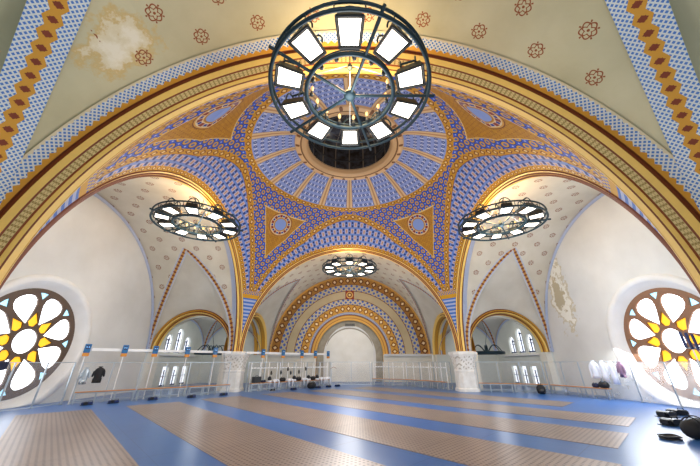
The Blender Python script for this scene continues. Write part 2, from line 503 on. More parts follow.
        grid('t', lambda t, j: am(k, sg*prof[j][1], WC + (AW-2.95+prof[j][0])*math.cos(t), S + (AH-2.95+prof[j][0])*math.sin(t)), lin(0, PI, 40), list(range(len(prof))),
             {'UVMap': lambda t, j: (t*2.8, j)}, [M_GLD, M_BRN, M_YEL, M_LBL], mi=[1, 0, 1, 2, 0, 1, 2, 0] if k else [1, 2, 1, 2, 0, 1, 2, 1, 0, 0], smooth=False)
        trim(COL.objects[-1], 'gold and brown moulding of the small arch on the %s side of the %s' % (sd, where[nm]))
        # wall slivers / jambs beside the small arch below springing
        bm = bmesh.new()
        for a, b in ((8.0, WC-AW+.4), (WC+AW-.4, w1)):
            c = am(k, sg*8.5, (a+b)/2, (S+ZF)/2); dl, dw = .74, b-a
            b_box(bm, c, (dl, dw, S-ZF) if k in (0, 2) else (dw, dl, S-ZF))
        if k in (0, 2) or sg in (-1, 1):
            pass
        bm_obj('wall_%s_%s' % (nm, sd), bm, M_WALL)
        struct(COL.objects[-1], 'pale wall piers under the small arch, %s side of the %s' % (sd, where[nm]))
        # outer closing piece from vault end down (far arm is longer)
    # crossing arch moulding
    prof = [(7.5, 7.6), (7.5, 7.55), (7.57, 7.51), (7.59, 7.45), (7.65, 7.43), (7.68, 7.36), (7.82, 7.35), (7.84, 7.38), (7.87, 7.48), (7.92, 7.48), (7.97, 7.66), (8.0, 7.68), (8.06, 7.84), (8.05, 7.97), (8.2, 8.0)]
    mi = [1, 2, 1, 0, 1, 2, 1, 2, 1, 3, 1, 2, 1, 1]
    cum = [0.]
    for p, q_ in zip(prof, prof[1:]): cum.append(cum[-1] + math.dist(p, q_))
    def keyv(j):
        return (cum[j]-cum[9])/(cum[10]-cum[9])
    def archpt(t, j):
        w, r = prof[j]
        if t < 0: return am(k, r, w, S + t)
        if t > PI: return am(k, -r, w, S - (t-PI))
        return am(k, r*math.cos(t), w, S + r*math.sin(t))
    grid('t', archpt, lin(0, PI, 96), list(range(len(prof))), {'UVMap': lambda t, j: (t*7.5, keyv(j))}, [M_GLD, M_BRN, M_YEL, M_KEY], mi=mi, smooth=False)
    trim(COL.objects[-1], 'moulded gold and brown crossing arch at the mouth of the ' + where[nm])
    # checker border on the vault along the arch
    grid('t', lambda a, v: cyl(k, a, 8.12 + v*(.44 if k == 2 else .3), RV-.03), lin(-PI/2, PI/2, 96), lin(0, 1, 2), {'UVMap': lambda a, v: (a*RV, v)}, M_CHECK if k == 2 else M_LBL)
    trim(COL.objects[-1], ('painted blue checker border with gold teeth along the arch of the ' if k == 2 else 'painted pale blue band along the arch of the ') + where[nm])
    if k != 2:
        pr = [(RV, w1-.02), (RV-.05, w1-.10), (RV-.12, w1-.06), (RV-.2, w1-.02)]
        grid('t', lambda a, j: am(k, pr[j][0]*math.sin(a), pr[j][1], S + pr[j][0]*math.cos(a)), lin(-PI/2, PI/2, 64), [0, 1, 2, 3], {}, [M_GLD, M_LBL if k else M_GLD], mi=[0, 1, 1], smooth=False)
        trim(COL.objects[-1], 'thin painted edge moulding where the vault meets the end wall, ' + where[nm])

# ------------------------------------------------------------------ crossing: spherical pendentives, one per corner
QS = math.sqrt(114.)
def zsph(r):
    z = S + math.sqrt(max(0, 114 - r*r))
    if r < 7.5: z += .93*min(1, (7.5-r)/1.6)**.95 - .08*max(0, (5.9-r)/.45)
    return z
def wE(l): return 5.95 + .95*(abs(l)/6.8)**1.3
RR = 5.45
rows = []
for i in range(61):                                   # arch rows
    t = i/60*PI/2
    l, z = ARCH_R*math.cos(t), S + ARCH_R*math.sin(t)
    rows.append((math.hypot(l, ARCH_W), z, math.atan2(ARCH_W, l)))
for r in [7.5 - (7.5-RR)*(i/36)**1.6 for i in range(1, 37)]: rows.append((r, zsph(r), PI/2))
MER = [0.]
for (r1, z1, _), (r2, z2, _) in zip(rows, rows[1:]): MER.append(MER[-1] + math.hypot(r2-r1, z2-z1))
def mer_at(r0):
    for i in range(len(rows)-1):
        if rows[i][0] >= r0 >= rows[i+1][0]: return MER[i] + (MER[i+1]-MER[i])*(rows[i][0]-r0)/max(1e-9, rows[i][0]-rows[i+1][0])
    return MER[-1]
corners = ['far right', 'far left', 'near left', 'near right']
for c in range(4):
    def P(u, j, c=c):
        r, z, tf = rows[j]
        t0, t1 = PI/2 - tf, tf
        th = t0 + (t1-t0)*u + c*PI/2
        return (r*math.cos(th), CY + r*math.sin(th), z)
    def info(u, j):
        r, z, tf = rows[j]
        th = PI/2 - tf + (2*tf - PI/2)*u
        a, b = r*math.cos(th), r*math.sin(th)
        w, l = (b, a) if b >= a else (a, b)
        return r, z, th, w, l
    def uvA(u, j):
        r, z, th, w, l = info(u, j)
        rho = math.hypot(l, z-S); phi = math.atan2(z-S, l)
        return (PI/2-phi)*7.6 + (0 if math.sin(th) >= math.cos(th) else 0), math.hypot(ARCH_W-w, rho-ARCH_R)
    def uvB(u, j, c=c):
        r, z, th, w, l = info(u, j); a, b = r*math.cos(th), r*math.sin(th)
        near = (c == 2 and b >= a) or (c == 3 and a > b)
        e = 6.75 + .3*(abs(l)/6.8)**1.3 if near else wE(l)
        return (e-w)*1.5, z
    def uvC(u, j, c=c):
        r, z, th, w, l = info(u, j)
        r0, k_, t0 = ((7.0, 1.08, 45), (7.0, 1.08, 45), (7.5, .90, 51), (7.5, .90, 39))[c]
        return (th-math.radians(t0))*r*k_, (mer_at(r0)-MER[j])*k_
    def uvE(u, j, c=c): return (.98 if c < 2 else .72, 0)
    def uvD(u, j):
        r, z, th, w, l = info(u, j)
        return (r-RR)*1.3, th*RR
    grid('ceiling', P, lin(0, 1, 72), list(range(len(rows))), {'UVMap': uvA, 'UVB': uvB, 'UVC': uvC, 'UVD': uvD, 'UVE': uvE}, M_CROSS)
    struct(COL.objects[-1], 'painted blue and gold pendentive with round medallion, %s corner of the crossing' % corners[c])
dp = [(RR, zsph(RR)), (4.95, 12.88), (4.5, 13.12), (4.0, 13.36), (3.5, 13.55), (3.2, 13.62)]
dl = [0.]
for p, q_ in zip(dp, dp[1:]): dl.append(dl[-1]+math.dist(p, q_))
grid('ceiling', lambda t, j: (dp[j][0]*math.cos(t), CY + dp[j][0]*math.sin(t), dp[j][1]), lin(0, 2*PI, 192), list(range(6)),
     {'UVMap': lambda t, j: (t/(2*PI)*16, dl[j])}, M_DOME)
struct(COL.objects[-1], 'shallow blue patterned dome with tan ribs')
op = [(3.22, 13.6), (3.15, 13.50), (2.95, 13.47), (2.88, 13.54), (2.66, 13.54), (2.55, 13.62), (2.45, 13.9)]
grid('t', lambda t, j: (op[j][0]*math.cos(t), CY + op[j][0]*math.sin(t), op[j][1]), lin(0, 2*PI, 96), list(range(7)),
     {'UVMap': lambda t, j: (t/(2*PI)*24, j/6)}, M_OCU, smooth=False)
trim(COL.objects[-1], 'beige ring moulding round the eye of the dome')
up = [(2.46, 13.85), (2.46, 15.3), (2.3, 15.9), (1.5, 16.4), (.02, 16.6)]
grid('ceiling', lambda t, j: (up[j][0]*math.cos(t), CY + up[j][0]*math.sin(t), up[j][1]), lin(0, 2*PI, 96), list(range(5)),
     {'UVMap': lambda t, j: (t/(2*PI)*16, j*.5)}, M_DRUM)
struct(COL.objects[-1], 'dark panelled lantern inside the eye of the dome')
up2 = [(2.455, 14.5), (2.43, 14.53), (2.43, 14.58), (2.455, 14.61)]
grid('t', lambda t, j: (up2[j][0]*math.cos(t), CY + up2[j][0]*math.sin(t), up2[j][1]), lin(0, 2*PI, 96), list(range(4)), {}, M_IRON2)
trim(COL.objects[-1], 'thin string course inside the dark lantern')

# ------------------------------------------------------------------ corner pillars with carved faces
for c, (sx, sy) in enumerate(((1, 1), (-1, 1), (-1, -1), (1, -1))):
    bm = bmesh.new()
    cx, cy = (sx*7.72, CY + 7.72) if sy > 0 else (sx*8.15, CY - 8.35)
    def ring(h, z):
        b = .34*h
        pts = [(h, -h+b), (h, h-b), (h-b, h), (-h+b, h), (-h, h-b), (-h, -h+b), (-h+b, -h), (h-b, -h)]
        return [bm.verts.new((cx+x, cy+y, z)) for x, y in pts]
    R_ = [ring(h, z) for h, z in ((.66, ZF), (.66, ZF+.16), (.60, ZF+.2), (.58, 1.3), (.60, 1.36), (.60, 1.42), (.58, 1.46), (.64, 2.0), (.74, 2.36), (.78, 2.38), (.78, S-.02), (.70, S+.02))]
    for A, B_ in zip(R_, R_[1:]):
        for i in range(8): bm.faces.new((A[i], A[(i+1) % 8], B_[(i+1) % 8], B_[i]))
    bm.faces.new(R_[-1])
    bm_obj('pillar', bm, M_CARVED)
    struct(COL.objects[-1], 'white carved stone pillar block at the %s corner of the crossing' % ['far right', 'far left', 'near left', 'near right'][c])

# ------------------------------------------------------------------ end walls with rose windows
def rose(k, mtr, n):
    nm = ARM[k]; w1 = W1[k]; zc = 2.8
    def bound(t):
        dx, dz = math.cos(t), math.sin(t)
        best = 99
        # circle r=RV centre (0,S)
        b = (zc-S)*dz; cc = (zc-S)**2 - RV**2
        d = -b + math.sqrt(b*b-cc)
        if zc + d*dz >= S: best = d
        if abs(dx) > 1e-6:
            d = RV/abs(dx)
            if zc + d*dz <= S: best = min(best, d)
        if dz < -1e-6:
            best = min(best, (zc-ZF)/-dz)
        return best
    ts = lin(0, 2*PI, 128)
    def wp(t, q):
        r = 2.62 + (bound(t)-2.62)*q
        return am(k, r*math.cos(t), w1, max(ZF, zc + r*math.sin(t)))
    grid('wall_'+nm, wp, ts, lin(0, 1, 4), {}, M_LUN, smooth=False)
    struct(COL.objects[-1], 'white lunette end wall around the round window of the ' + where[nm])
    pf = [(2.95, -.0), (2.92, -.06), (2.66, -.08), (2.62, 0), (2.55, .12), (2.32, .34), (2.28, .36)]
    grid('t', lambda t, j: am(k, pf[j][0]*math.cos(t), w1+pf[j][1], max(ZF+.02, zc + pf[j][0]*math.sin(t))), ts, list(range(7)), {}, M_STONE)
    trim(COL.objects[-1], 'pale splayed stone surround of the round window, ' + where[nm])
    # tracery
    K = 1.08
    holes, kinds = [circle2(.47, 32)], ['hub']
    for i in range(8):
        a = PI/8 + i*PI/4
        loc = []
        for x, y in [(.70, 0), (.95, .17), (1.2, .33), (1.42, .44), (1.62, .46), (1.78, .38), (1.87, .22), (1.90, 0)]:
            loc.append((x, y))
        loc += [(x, -y) for x, y in loc[-2:0:-1]]
        holes.append([(x*math.cos(a)-y*math.sin(a), x*math.sin(a)+y*math.cos(a)) for x, y in loc]); kinds.append('petal')
        a = i*PI/4
        loc = [(.58, .0), (.60, .12), (.76, .22), (1.18, 0), (.76, -.22), (.60, -.12)]
        holes.append([(x*math.cos(a)-y*math.sin(a), x*math.sin(a)+y*math.cos(a)) for x, y in loc]); kinds.append('kite')
        loc = [(1.66, 0), (1.96, .2), (1.98, 0), (1.96, -.2)]
        holes.append([(x*math.cos(a)-y*math.sin(a), x*math.sin(a)+y*math.cos(a)) for x, y in loc]); kinds.append('rim')
    fn = lambda x, y, d: am(k, x*K, w1+.30+d, zc+y*K)
    root = thing('window_%d' % n, am(k, 0, w1+.30, zc), None, None); struct(root, 'round traceried window of the ' + where[nm])
    def under(o): o.parent = root; o.location = -Vector(root.location); return o
    under(plate('tracery', circle2(2.14, 72), holes, fn, .12, mtr))
    for kd, mm, pn, lb in (('hub', M_DAY, 'hub_pane', None), ('petal', M_DAY, 'petal_pane', None), ('kite', M_AMBER, 'kite_pane', 'amber glass pane'), ('rim', M_CYAN, 'rim_pane', 'pale cyan corner pane')):
        for h, kk in zip(holes, kinds):
            if kk != kd: continue
            mcx = sum(p[0] for p in h)/len(h); mcy = sum(p[1] for p in h)/len(h)
            o = under(plate(pn, [(mcx+(x-mcx)*1.04, mcy+(y-mcy)*1.04) for x, y in h], [], lambda x, y, d: am(k, x*K, w1+.37+d, zc+y*K), 0, mm))
            if lb: o['label'] = lb
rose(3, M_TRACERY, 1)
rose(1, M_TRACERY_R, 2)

# far end wall
w1 = W1[0]
grid('wall_far', lambda t, r: am(0, r*math.cos(t), w1, S + r*math.sin(t)), lin(0, PI, 96), lin(3.3, RV, 6), {'UVMap': lambda t, r: (t, r)}, M_END, smooth=False)
struct(COL.objects[-1], 'far end wall painted with concentric gold and blue arch bands')
pfd = [(3.3, 0), (3.26, .05), (3.24, .7), (2.55, .7), (2.5, .72)]
bm = bmesh.new()
for sg in (-1, 1):
    b_box(bm, (sg*(3.3+8.1)/2, CY+w1+.1, (S+ZF)/2), (8.1-3.3, .2, S-ZF))
bm_obj('wall_far_base', bm, M_WALL); struct(COL.objects[-1], 'plain cream wall below the painted bands at the far end')
grid('t', lambda t, j: am(0, *( (pfd[j][0]*math.cos(t), w1+pfd[j][1], S+pfd[j][0]*math.sin(t)) if 0 <= t <= PI else ((pfd[j][0], w1+pfd[j][1], S+t) if t < 0 else (-pfd[j][0], w1+pfd[j][1], S-(t-PI))) )),
     [-(S-ZF), -1e-4] + lin(0, PI, 48) + [PI+1e-4, PI+S-ZF], list(range(5)), {}, [M_GLD, M_GREY], mi=[0, 1, 1, 1], smooth=False)
trim(COL.objects[-1], 'grey stone reveal of the big far doorway arch')
dz, dr = 3.0, 2.4
out = [(-2.55, ZF), (2.55, ZF)] + [(2.62*math.cos(t), S+2.62*math.sin(t)) for t in lin(0, PI, 32)]
droot = thing('door_1', (0, CY+w1+.7, ZF), None, None); struct(droot, 'tall round-headed white doorway in the far wall')
def under_d(o): o.parent = droot; o.location = -Vector(droot.location); return o
o = under_d(plate('door_frame', out, [[(-dr, ZF+.001), (dr, ZF+.001)] + [(dr*math.cos(t), dz+dr*math.sin(t)) for t in lin(0, PI, 32)]], lambda x, y, d: (x, CY+w1+.66-d, y), .06, M_STONE))
o = under_d(plate('door_panel', [(-dr-.05, ZF), (dr+.05, ZF)] + [((dr+.05)*math.cos(t), dz+(dr+.05)*math.sin(t)) for t in lin(0, PI, 32)], [], lambda x, y, d: (x, CY+w1+.72, y), 0, M_PANEL))
# cornices of the far arm
for sg in (-1, 1):
    bm = bmesh.new()
    for hh, zz, dd in ((.1, 2.50, .22), (.08, 2.6, .3)): b_box(bm, (sg*5.7, CY+w1-dd/2, zz), (4.7, dd, hh))
    bm_obj('t', bm, M_STONE); trim(COL.objects[-1], 'white cornice on the far wall, %s of the doorway' % ('right' if sg > 0 else 'left'))
vt = thing('air_vent', (0.03, CY+w1+.5, 5.45), 'small dark grille at the head of the far white doorway', 'vent')
bm = bmesh.new(); b_box(bm, (0, 0, 0), (1.1, .1, .30)); bm_obj('frame', bm, M_GREY, vt)
bm = bmesh.new()
for i in range(5): b_box(bm, (0, -.06, -.1+i*.05), (1.0, .03, .035))
bm_obj('grille', bm, M_BLKP, vt)

# ------------------------------------------------------------------ floor
bm = bmesh.new()
vs = [bm.verts.new(p) for p in ((-22, -6, ZF), (22, -6, ZF), (22, 33, ZF), (-22, 33, ZF))]; bm.faces.new(vs)
bm_obj('floor', bm, M_FLOOR); struct(COL.objects[-1], 'glossy blue sports floor')

# ------------------------------------------------------------------ corner chapels seen through the small arches
for sx in (-1, 1):
    sd = 'left' if sx < 0 else 'right'
    cx, cy, h, hy = sx*11.3, CY+12.3, 2.72, 3.75
    x_out, y_out = 14.0, CY+16.0
    def gz(x, y): return S + 2.9*max(math.sqrt(max(0, 1-((x-cx)/h)**2)), math.sqrt(max(0, 1-((y-cy)/hy)**2)))
    grid('ceiling', lambda x, y: (x, y, gz(x, y)), [cx+h*math.sin(t) for t in lin(-PI/2, PI/2, 36)], [cy+hy*math.sin(t) for t in lin(-PI/2, PI/2, 36)], {}, M_PEN, smooth=False)
    struct(COL.objects[-1], 'groined vault of the %s corner chapel' % sd)
    for (ax, ay) in ((1, 1), (1, -1)):
        def rb(t, v, ax=ax, ay=ay):
            n = Vector((-ay, ax, 0)).normalized()
            return (cx + ax*h*math.sin(t) + n.x*v*.17, cy + ay*hy*math.sin(t) + n.y*v*.17, S + 2.9*math.cos(t) - .07)
        grid('t', rb, lin(-PI/2, PI/2, 40), [-1, 0, 1], {'UVMap': lambda t, v: (t*h, v)}, M_GROIN2)
        trim(COL.objects[-1], 'painted diagonal groin rib of the %s corner chapel, %s' % (sd, 'rising toward the far right' if ay > 0 else 'rising toward the near right'))
    # window wall (outer side) with three lancets in two tiers
    X = sx*x_out
    def lanc(yc, z0, z1, hwid, pointed=True):
        lp = [(yc-hwid, z0), (yc+hwid, z0), (yc+hwid, z1-hwid*1.2)]
        if pointed: lp += [(yc+hwid*math.cos(t), z1-hwid*1.2+hwid*1.2*math.sin(t)) for t in lin(0, PI, 10)[1:-1]]
        else: lp += [(yc+hwid, z1), (yc-hwid, z1)]
        return lp + [(yc-hwid, z1-hwid*1.2)]
    tiers = []
    for yc, z1 in ((CY+10.25, 3.95), (CY+11.6, 4.5), (CY+12.95, 3.95)): tiers.append((lanc(yc, 2.60, z1, .50), yc, 2.62, z1))
    for yc in (CY+10.6, CY+12.0, CY+13.4): tiers.append((lanc(yc, .28, 1.62, .42, False), yc, .28, 1.62))
    top = [(cy+hy*math.cos(t), S+2.9*math.sin(t)) for t in lin(0, PI, 40)]
    outl = [(cy-hy-.3, ZF), (cy+hy+.1, ZF), (cy+hy+.1, S+.01)] + [(a*1.0, b+.03) for a, b in top] + [(cy-hy-.3, S+.01)]
    plate('wall_chapel_%s_outer' % sd, outl, [t[0] for t in tiers], lambda y, z, d: (X + sx*d, y, z), .3, M_CHAPEL)
    struct(COL.objects[-1], 'pale window wall of the %s corner chapel' % sd)
    outl2 = [(cx-h-.3, ZF), (cx+h+.3, ZF), (cx+h+.3, S+.01)] + [(cx+h*math.cos(t), S+2.9*math.sin(t)+.03) for t in lin(0, PI, 40)] + [(cx-h-.3, S+.01)]
    plate('wall_chapel_%s_back' % sd, outl2, [], lambda x, z, d: (x, y_out + d, z), .2, M_CHAPEL)
    struct(COL.objects[-1], 'plain back wall of the %s corner chapel' % sd)
    # wall ribs on the lunettes
    for nmw, f in (('window', lambda r, t, d: (X - sx*d, cy + (r+.98)*math.cos(t), S + (r+.15)*math.sin(t))), ('back', lambda r, t, d: (cx + (r-.04)*math.cos(t), y_out - d, S + (r+.15)*math.sin(t)))):
        pw = [(2.76, .0), (2.76, .05), (2.70, .06), (2.56, .05), (2.55, .0)]
        grid('t', lambda t, j: f(pw[j][0], t, pw[j][1]), lin(0, PI, 40), list(range(5)), {}, [M_GLD, M_LBL], mi=[0, 0, 1, 1], smooth=False)
        trim(COL.objects[-1], 'gold and pale blue painted edge above the %s wall of the %s chapel' % (nmw, sd))
    pwh = [(1.98, .0), (1.98, .05), (1.80, .06), (1.78, .0)]
    wr = thing('window_%d' % (3 if sx < 0 else 4), (X, CY+11.6, 2.6), None, None)
    struct(wr, 'triple lancet window in two tiers, %s corner chapel' % sd)
    for lp, yc, z0, z1 in tiers:
        o = plate('pane', [(yc+(a-yc)*1.05, b) for a, b in lp], [], lambda y, z, d: (X + sx*.2, y, z), 0, M_DAY2); o.parent = wr; o.location = -Vector(wr.location)
        bm = bmesh.new()
        b_box(bm, (X+sx*.14, yc-.34, (z0+z1)/2-.1), (.1, .16, z1-z0-.3)); b_box(bm, (X+sx*.14, yc+.06, (z0+z1)/2-.1), (.06, .07, z1-z0-.25))
        b_box(bm, (X+sx*.14, yc, z0+.05), (.1, .96, .10)); b_box(bm, (X+sx*.14, yc, (z0+z1)/2), (.06, .8, .04))
        if z1 > 2: b_box(bm, (X+sx*.14, yc-.1, z1-.42), (.08, .5, .08))
        o = bm_obj('window_frame', bm, M_MULL); o.parent = wr; o.location = -Vector(wr.location)
    # sill band between tiers
    bm = bmesh.new(); b_box(bm, (X-sx*.08, CY+11.7, 2.45), (.2, 5.4, .14), None, .02)
    bm_obj('t', bm, M_STONE); trim(COL.objects[-1], 'stone sill under the upper lancets of the %s chapel' % sd)
# chapels' outer closing at side arms' near small arches and near arm (plain infill, mostly out of sight)
for k, sg in ((1, 1), (3, -1), (2, 1), (2, -1)):
    WC = WCS[k]; outl = [(-2.75, ZF), (2.75, ZF)] + [(2.75*math.cos(t), S+2.75*math.sin(t)) for t in lin(0, PI, 32)]
    plate('wall_infill', outl, [], lambda x, z, d: am(k, sg*(8.55+d), WC+x, z), .1, M_CHAPEL)
    struct(COL.objects[-1], 'plain wall closing the small arch, %s side of the %s' % ({(1, 1): 'near', (3, -1): 'near', (2, 1): 'left', (2, -1): 'right'}[(k, sg)], where[ARM[k]]))

# ------------------------------------------------------------------ chandeliers
def make_chandelier(label):
    root = thing('ring_chandelier', (0, 0, 0), label, 'chandelier', 'iron ring chandeliers of the hall')
    RO, RI = 2.09, 1.16
    circ = lambda r, z, n=72: [(r*math.cos(2*PI*i/n), r*math.sin(2*PI*i/n), z) for i in range(n)]
    bm = bmesh.new(); b_tube(bm, circ(RO, 0), .048, 8, True); b_tube(bm, circ(RO, .26), .04, 8, True)
    for i in range(20):
        a = 2*PI*(i+.5)/20; b_tube(bm, [(RO*math.cos(a), RO*math.sin(a), 0), (RO*math.cos(a), RO*math.sin(a), .26)], .015, 5)
    bm_obj('outer_ring', bm, M_IRON, root, True)
    bm = bmesh.new(); b_tube(bm, circ(RI, 0), .058, 8, True); b_tube(bm, circ(RI, .14), .02, 6, True)
    bm_obj('inner_ring', bm, M_IRON, root, True)
    bm = bmesh.new(); b_lathe(bm, [(.03, -.10), (.12, -.08), (.17, 0), (.16, .06), (.06, .10), (.05, .3), (.02, .32)], 20); bm_obj('hub', bm, M_IRON, root, True)
    bm = bmesh.new(); b_tube(bm, [(.1, 0, 0), (2.28, 0, 0)], .042, 6); sp = None
    for i in range(5):
        if sp is None: o = sp = bm_obj('spoke', bm, M_IRON, root)
        else: o = sp.copy(); COL.objects.link(o); o.parent = root
        o.rotation_euler = (0, 0, i*2*PI/5)
    # flood lamps
    src = None
    for i in range(10):
        if src is None:
            bm = bmesh.new()
            vs = [bm.verts.new(p) for p in ((1.27, -.24, .02), (1.27, .24, .02), (1.96, .30, .02), (1.96, -.30, .02), (1.34, -.18, .26), (1.34, .18, .26), (1.9, .22, .30), (1.9, -.22, .30))]
            for f in ((4, 5, 6, 7), (0, 1, 5, 4), (1, 2, 6, 5), (2, 3, 7, 6), (3, 0, 4, 7)): bm.faces.new([vs[q] for q in f])
            for a, b in ((0, 1), (1, 2), (2, 3), (3, 0)): b_tube(bm, [vs[a].co.copy(), vs[b].co.copy()], .025, 5)
            hous = bm_obj('lamp_housing', bm, M_IRON2, root)
            bm = bmesh.new(); vs = [bm.verts.new(p) for p in ((1.33, -.195, .03), (1.33, .195, .03), (1.90, .245, .03), (1.90, -.245, .03))]; bm.faces.new(vs)
            gl = bm_obj('lamp_glass', bm, M_LAMP, hous); gl['label'] = 'bright white lamp glass'
            bm = bmesh.new()
            for rr, wd in ((1.42, .24), (1.80, .28)):
                b_tube(bm, [(rr, wd*math.cos(t), .22 + .42*math.sin(t)) for t in lin(0, PI, 12)], .022, 6)
            b_tube(bm, [(1.42, 0, .64), (1.80, 0, .64)], .03, 6); b_tube(bm, [(1.42, 0, .64), (1.42, 0, .26)], .015, 5)
            hd = bm_obj('lamp_bracket', bm, M_IRON, hous)
            src = (hous, gl, hd); o = hous
        else:
            o = src[0].copy(); COL.objects.link(o); o.parent = root
            for q in src[1:]: p = q.copy(); COL.objects.link(p); p.parent = o
        o.rotation_euler = (0, 0, PI/2 + i*PI/5 + 2*PI/5*0)
    # candle bulbs round the inner ring
    src = None
    for i in range(15):
        if src is None:
            bm = bmesh.new(); b_lathe(bm, [(.01, -.02), (.05, 0), (.06, .05), (.03, .06), (.028, .15), (.02, .16)], 10, (1.03, 0, .02)); b_tube(bm, [(1.03, 0, 0), (1.14, 0, 0)], .015, 5)
            cup = bm_obj('candle_cup', bm, M_IRON2, root)
            bm = bmesh.new(); b_lathe(bm, [(.012, .17), (.045, .22), (.05, .27), (.02, .34), (.004, .37)], 10, (1.03, 0, .02))
            bl = bm_obj('bulb', bm, M_BULB, cup, True); src = (cup, bl); o = cup
        else:
            o = src[0].copy(); COL.objects.link(o); o.parent = root
            p = src[1].copy(); COL.objects.link(p); p.parent = o
        o.rotation_euler = (0, 0, (i+.5)*2*PI/15)
    src = None
    for i in range(3):
        if src is None:
            bm = bmesh.new(); b_tube(bm, [(1.12, 0, .05), (.08, 0, 1.15)], .014, 5); o = src = bm_obj('stay_rod', bm, M_ALU, root)
        else: o = src.copy(); COL.objects.link(o); o.parent = root
        o.rotation_euler = (0, 0, PI/2 + i*2*PI/3)
    bm = bmesh.new(); b_lathe(bm, [(.02, 1.05), (.08, 1.08), (.07, 1.22), (.025, 1.26)], 12); b_tube(bm, [(0, 0, 1.2), (0, 0, 1.6)], .012, 6)
    bm_obj('suspension_chain', bm, M_IRON, root)
    return root
def copy_tree(o, parent=None, name=None):
    c = o.copy(); COL.objects.link(c)
    if parent is not None: c.parent = parent
    for ch in [x for x in bpy.data.objects if x.parent == o]: copy_tree(ch, c)
    return c
CZ = 8.50
ch = make_chandelier('largest iron ring chandelier, hanging nearest overhead in front of the dome')
ch.location = (0.04, 5.55, CZ)
for loc, rz, lb in (((-7.98, CY, CZ), PI/2, 'iron ring chandelier hanging in the mouth of the left arm, above the left side'),
                    ((7.98, CY, CZ), -PI/2, 'iron ring chandelier hanging in the mouth of the right arm, above the right side'),
                    ((0, CY+8.0, CZ), 0, 'smallest iron ring chandelier, hanging before the far painted end wall')):
    c = copy_tree(ch); c.location = loc; c.rotation_euler = (0, 0, rz); c['label'] = lb
for sx in (-1, 1):
    cr = thing('wheel_chandelier', (sx*10.95, CY+11.2, 2.58), 'unlit black wheel chandelier hanging low in the %s corner chapel' % ('left' if sx < 0 else 'right'), 'chandelier', 'black wheel chandeliers in the chapels')
    bm = bmesh.new(); b_lathe(bm, [(1.12, -.1), (1.3, -.1), (1.33, .05), (1.3, .12), (1.12, .12)], 40); bm_obj('wheel_ring', bm, M_IRON, cr)
    bm = bmesh.new(); b_lathe(bm, [(.03, -.1), (.2, -.05), (.22, .15), (.1, .3), (.08, .55), (.03, .6)], 16); bm_obj('hub', bm, M_IRON, cr)
    for i in range(6):
        a = i*PI/3 + .2
        bm = bmesh.new(); b_tube(bm, [((.15 + 1.05*q)*math.cos(a), (.15+1.05*q)*math.sin(a), .1 + .5*math.sin(PI*q)) for q in lin(0, 1, 10)], .035, 6); bm_obj('arm', bm, M_IRON, cr)
    bm = bmesh.new(); b_tube(bm, [(0, 0, .6), (sx*.25, 0, 1.5), (0, 0, 2.7)], .018, 5); bm_obj('suspension_cable', bm, M_IRON, cr)

# ------------------------------------------------------------------ fencing pistes
NX, NY = .725, .689                   # across the pistes
DX, DY = .689, -.725                  # along the pistes
def st(s, t): return (s*DX + t*NX, s*DY + t*NY)
RZ = math.atan2(NY, NX)               # a thing with local x along the bench line
pos = ['first grey metal piste, closest to the left round window', 'second grey metal piste from the left round window', 'third grey metal piste from the left round window',
       'fourth grey metal piste from the left round window', 'fifth grey metal piste, beside the farthest one', 'farthest grey metal piste, along the right-hand benches']
for i, (t0, s0, s1) in enumerate(((-.36, -17.0, -1.3), (2.93, -17.2, -1.3), (6.15, -17.6, -1.3), (9.6, -17.7, -1.5), (12.9, -17.6, -1.6), (16.3, -17.2, -4.0))):
    o = grid('fencing_piste', lambda s, q: (*st(s, t0 + 2.1*min(max(q, 0), 1)), ZF + (.008 if 0 <= q <= 1 else 0)), [s0] + lin(s0+.01, s1-.01, 8) + [s1], [-.004, 0, 1, 1.004], {'UVMap': lambda s, q: (s, q*2.1)}, M_PISTE, smooth=False)
    tag(o, pos[i] + ', lying on the blue floor', 'fencing piste', 'metal fencing pistes')

# ------------------------------------------------------------------ partitions
PH = 1.95
def panel(a, b, m, label, grp, post_b=False):
    L = math.dist(a, b); rz = math.atan2(b[1]-a[1], b[0]-a[0])
    r = thing('partition_panel', (a[0], a[1], ZF), label, 'partition panel', grp, rz)
    h = PH - ZF
    bm = bmesh.new(); vs = [bm.verts.new(p) for p in ((.03, 0, .06), (L-.03, 0, .06), (L-.03, 0, h-.03), (.03, 0, h-.03))]; bm.faces.new(vs); bm_obj('pane', bm, m, r)
    for x in ([.02, L-.02] if post_b else [.02]):
        bm = bmesh.new(); b_box(bm, (x, 0, h/2), (.045, .05, h)); b_box(bm, (x, 0, .01), (.12, .12, .02)); bm_obj('post', bm, M_ALU, r)
    bm = bmesh.new(); b_box(bm, (L/2, 0, h-.015), (L, .035, .03)); bm_obj('top_rail', bm, M_ALU, r)
    bm = bmesh.new(); b_box(bm, (L/2, 0, .045), (L, .03, .03)); bm_obj('bottom_rail', bm, M_ALU, r)
ORD = ['first', 'second', 'third', 'fourth', 'fifth', 'sixth', 'seventh', 'eighth', 'ninth', 'tenth', 'eleventh', 'twelfth']
def run(pts, step, m, desc, grp):
    segs = []
    for a, b in zip(pts, pts[1:]):
        n = max(1, round(math.dist(a, b)/step))
        for i in range(n): segs.append(((a[0]+(b[0]-a[0])*i/n, a[1]+(b[1]-a[1])*i/n), (a[0]+(b[0]-a[0])*(i+1)/n, a[1]+(b[1]-a[1])*(i+1)/n)))
    for i, (a, b) in enumerate(segs): panel(a, b, m, desc % ORD[i], grp, i == len(segs)-1)
run([(-13.62, 11.5), (-13.1, 13.7), (-12.98, 14.95)], 1.2, M_PANE_L, '%s clear panel before the left round window, counting from the frame edge', 'partition by the left round window')
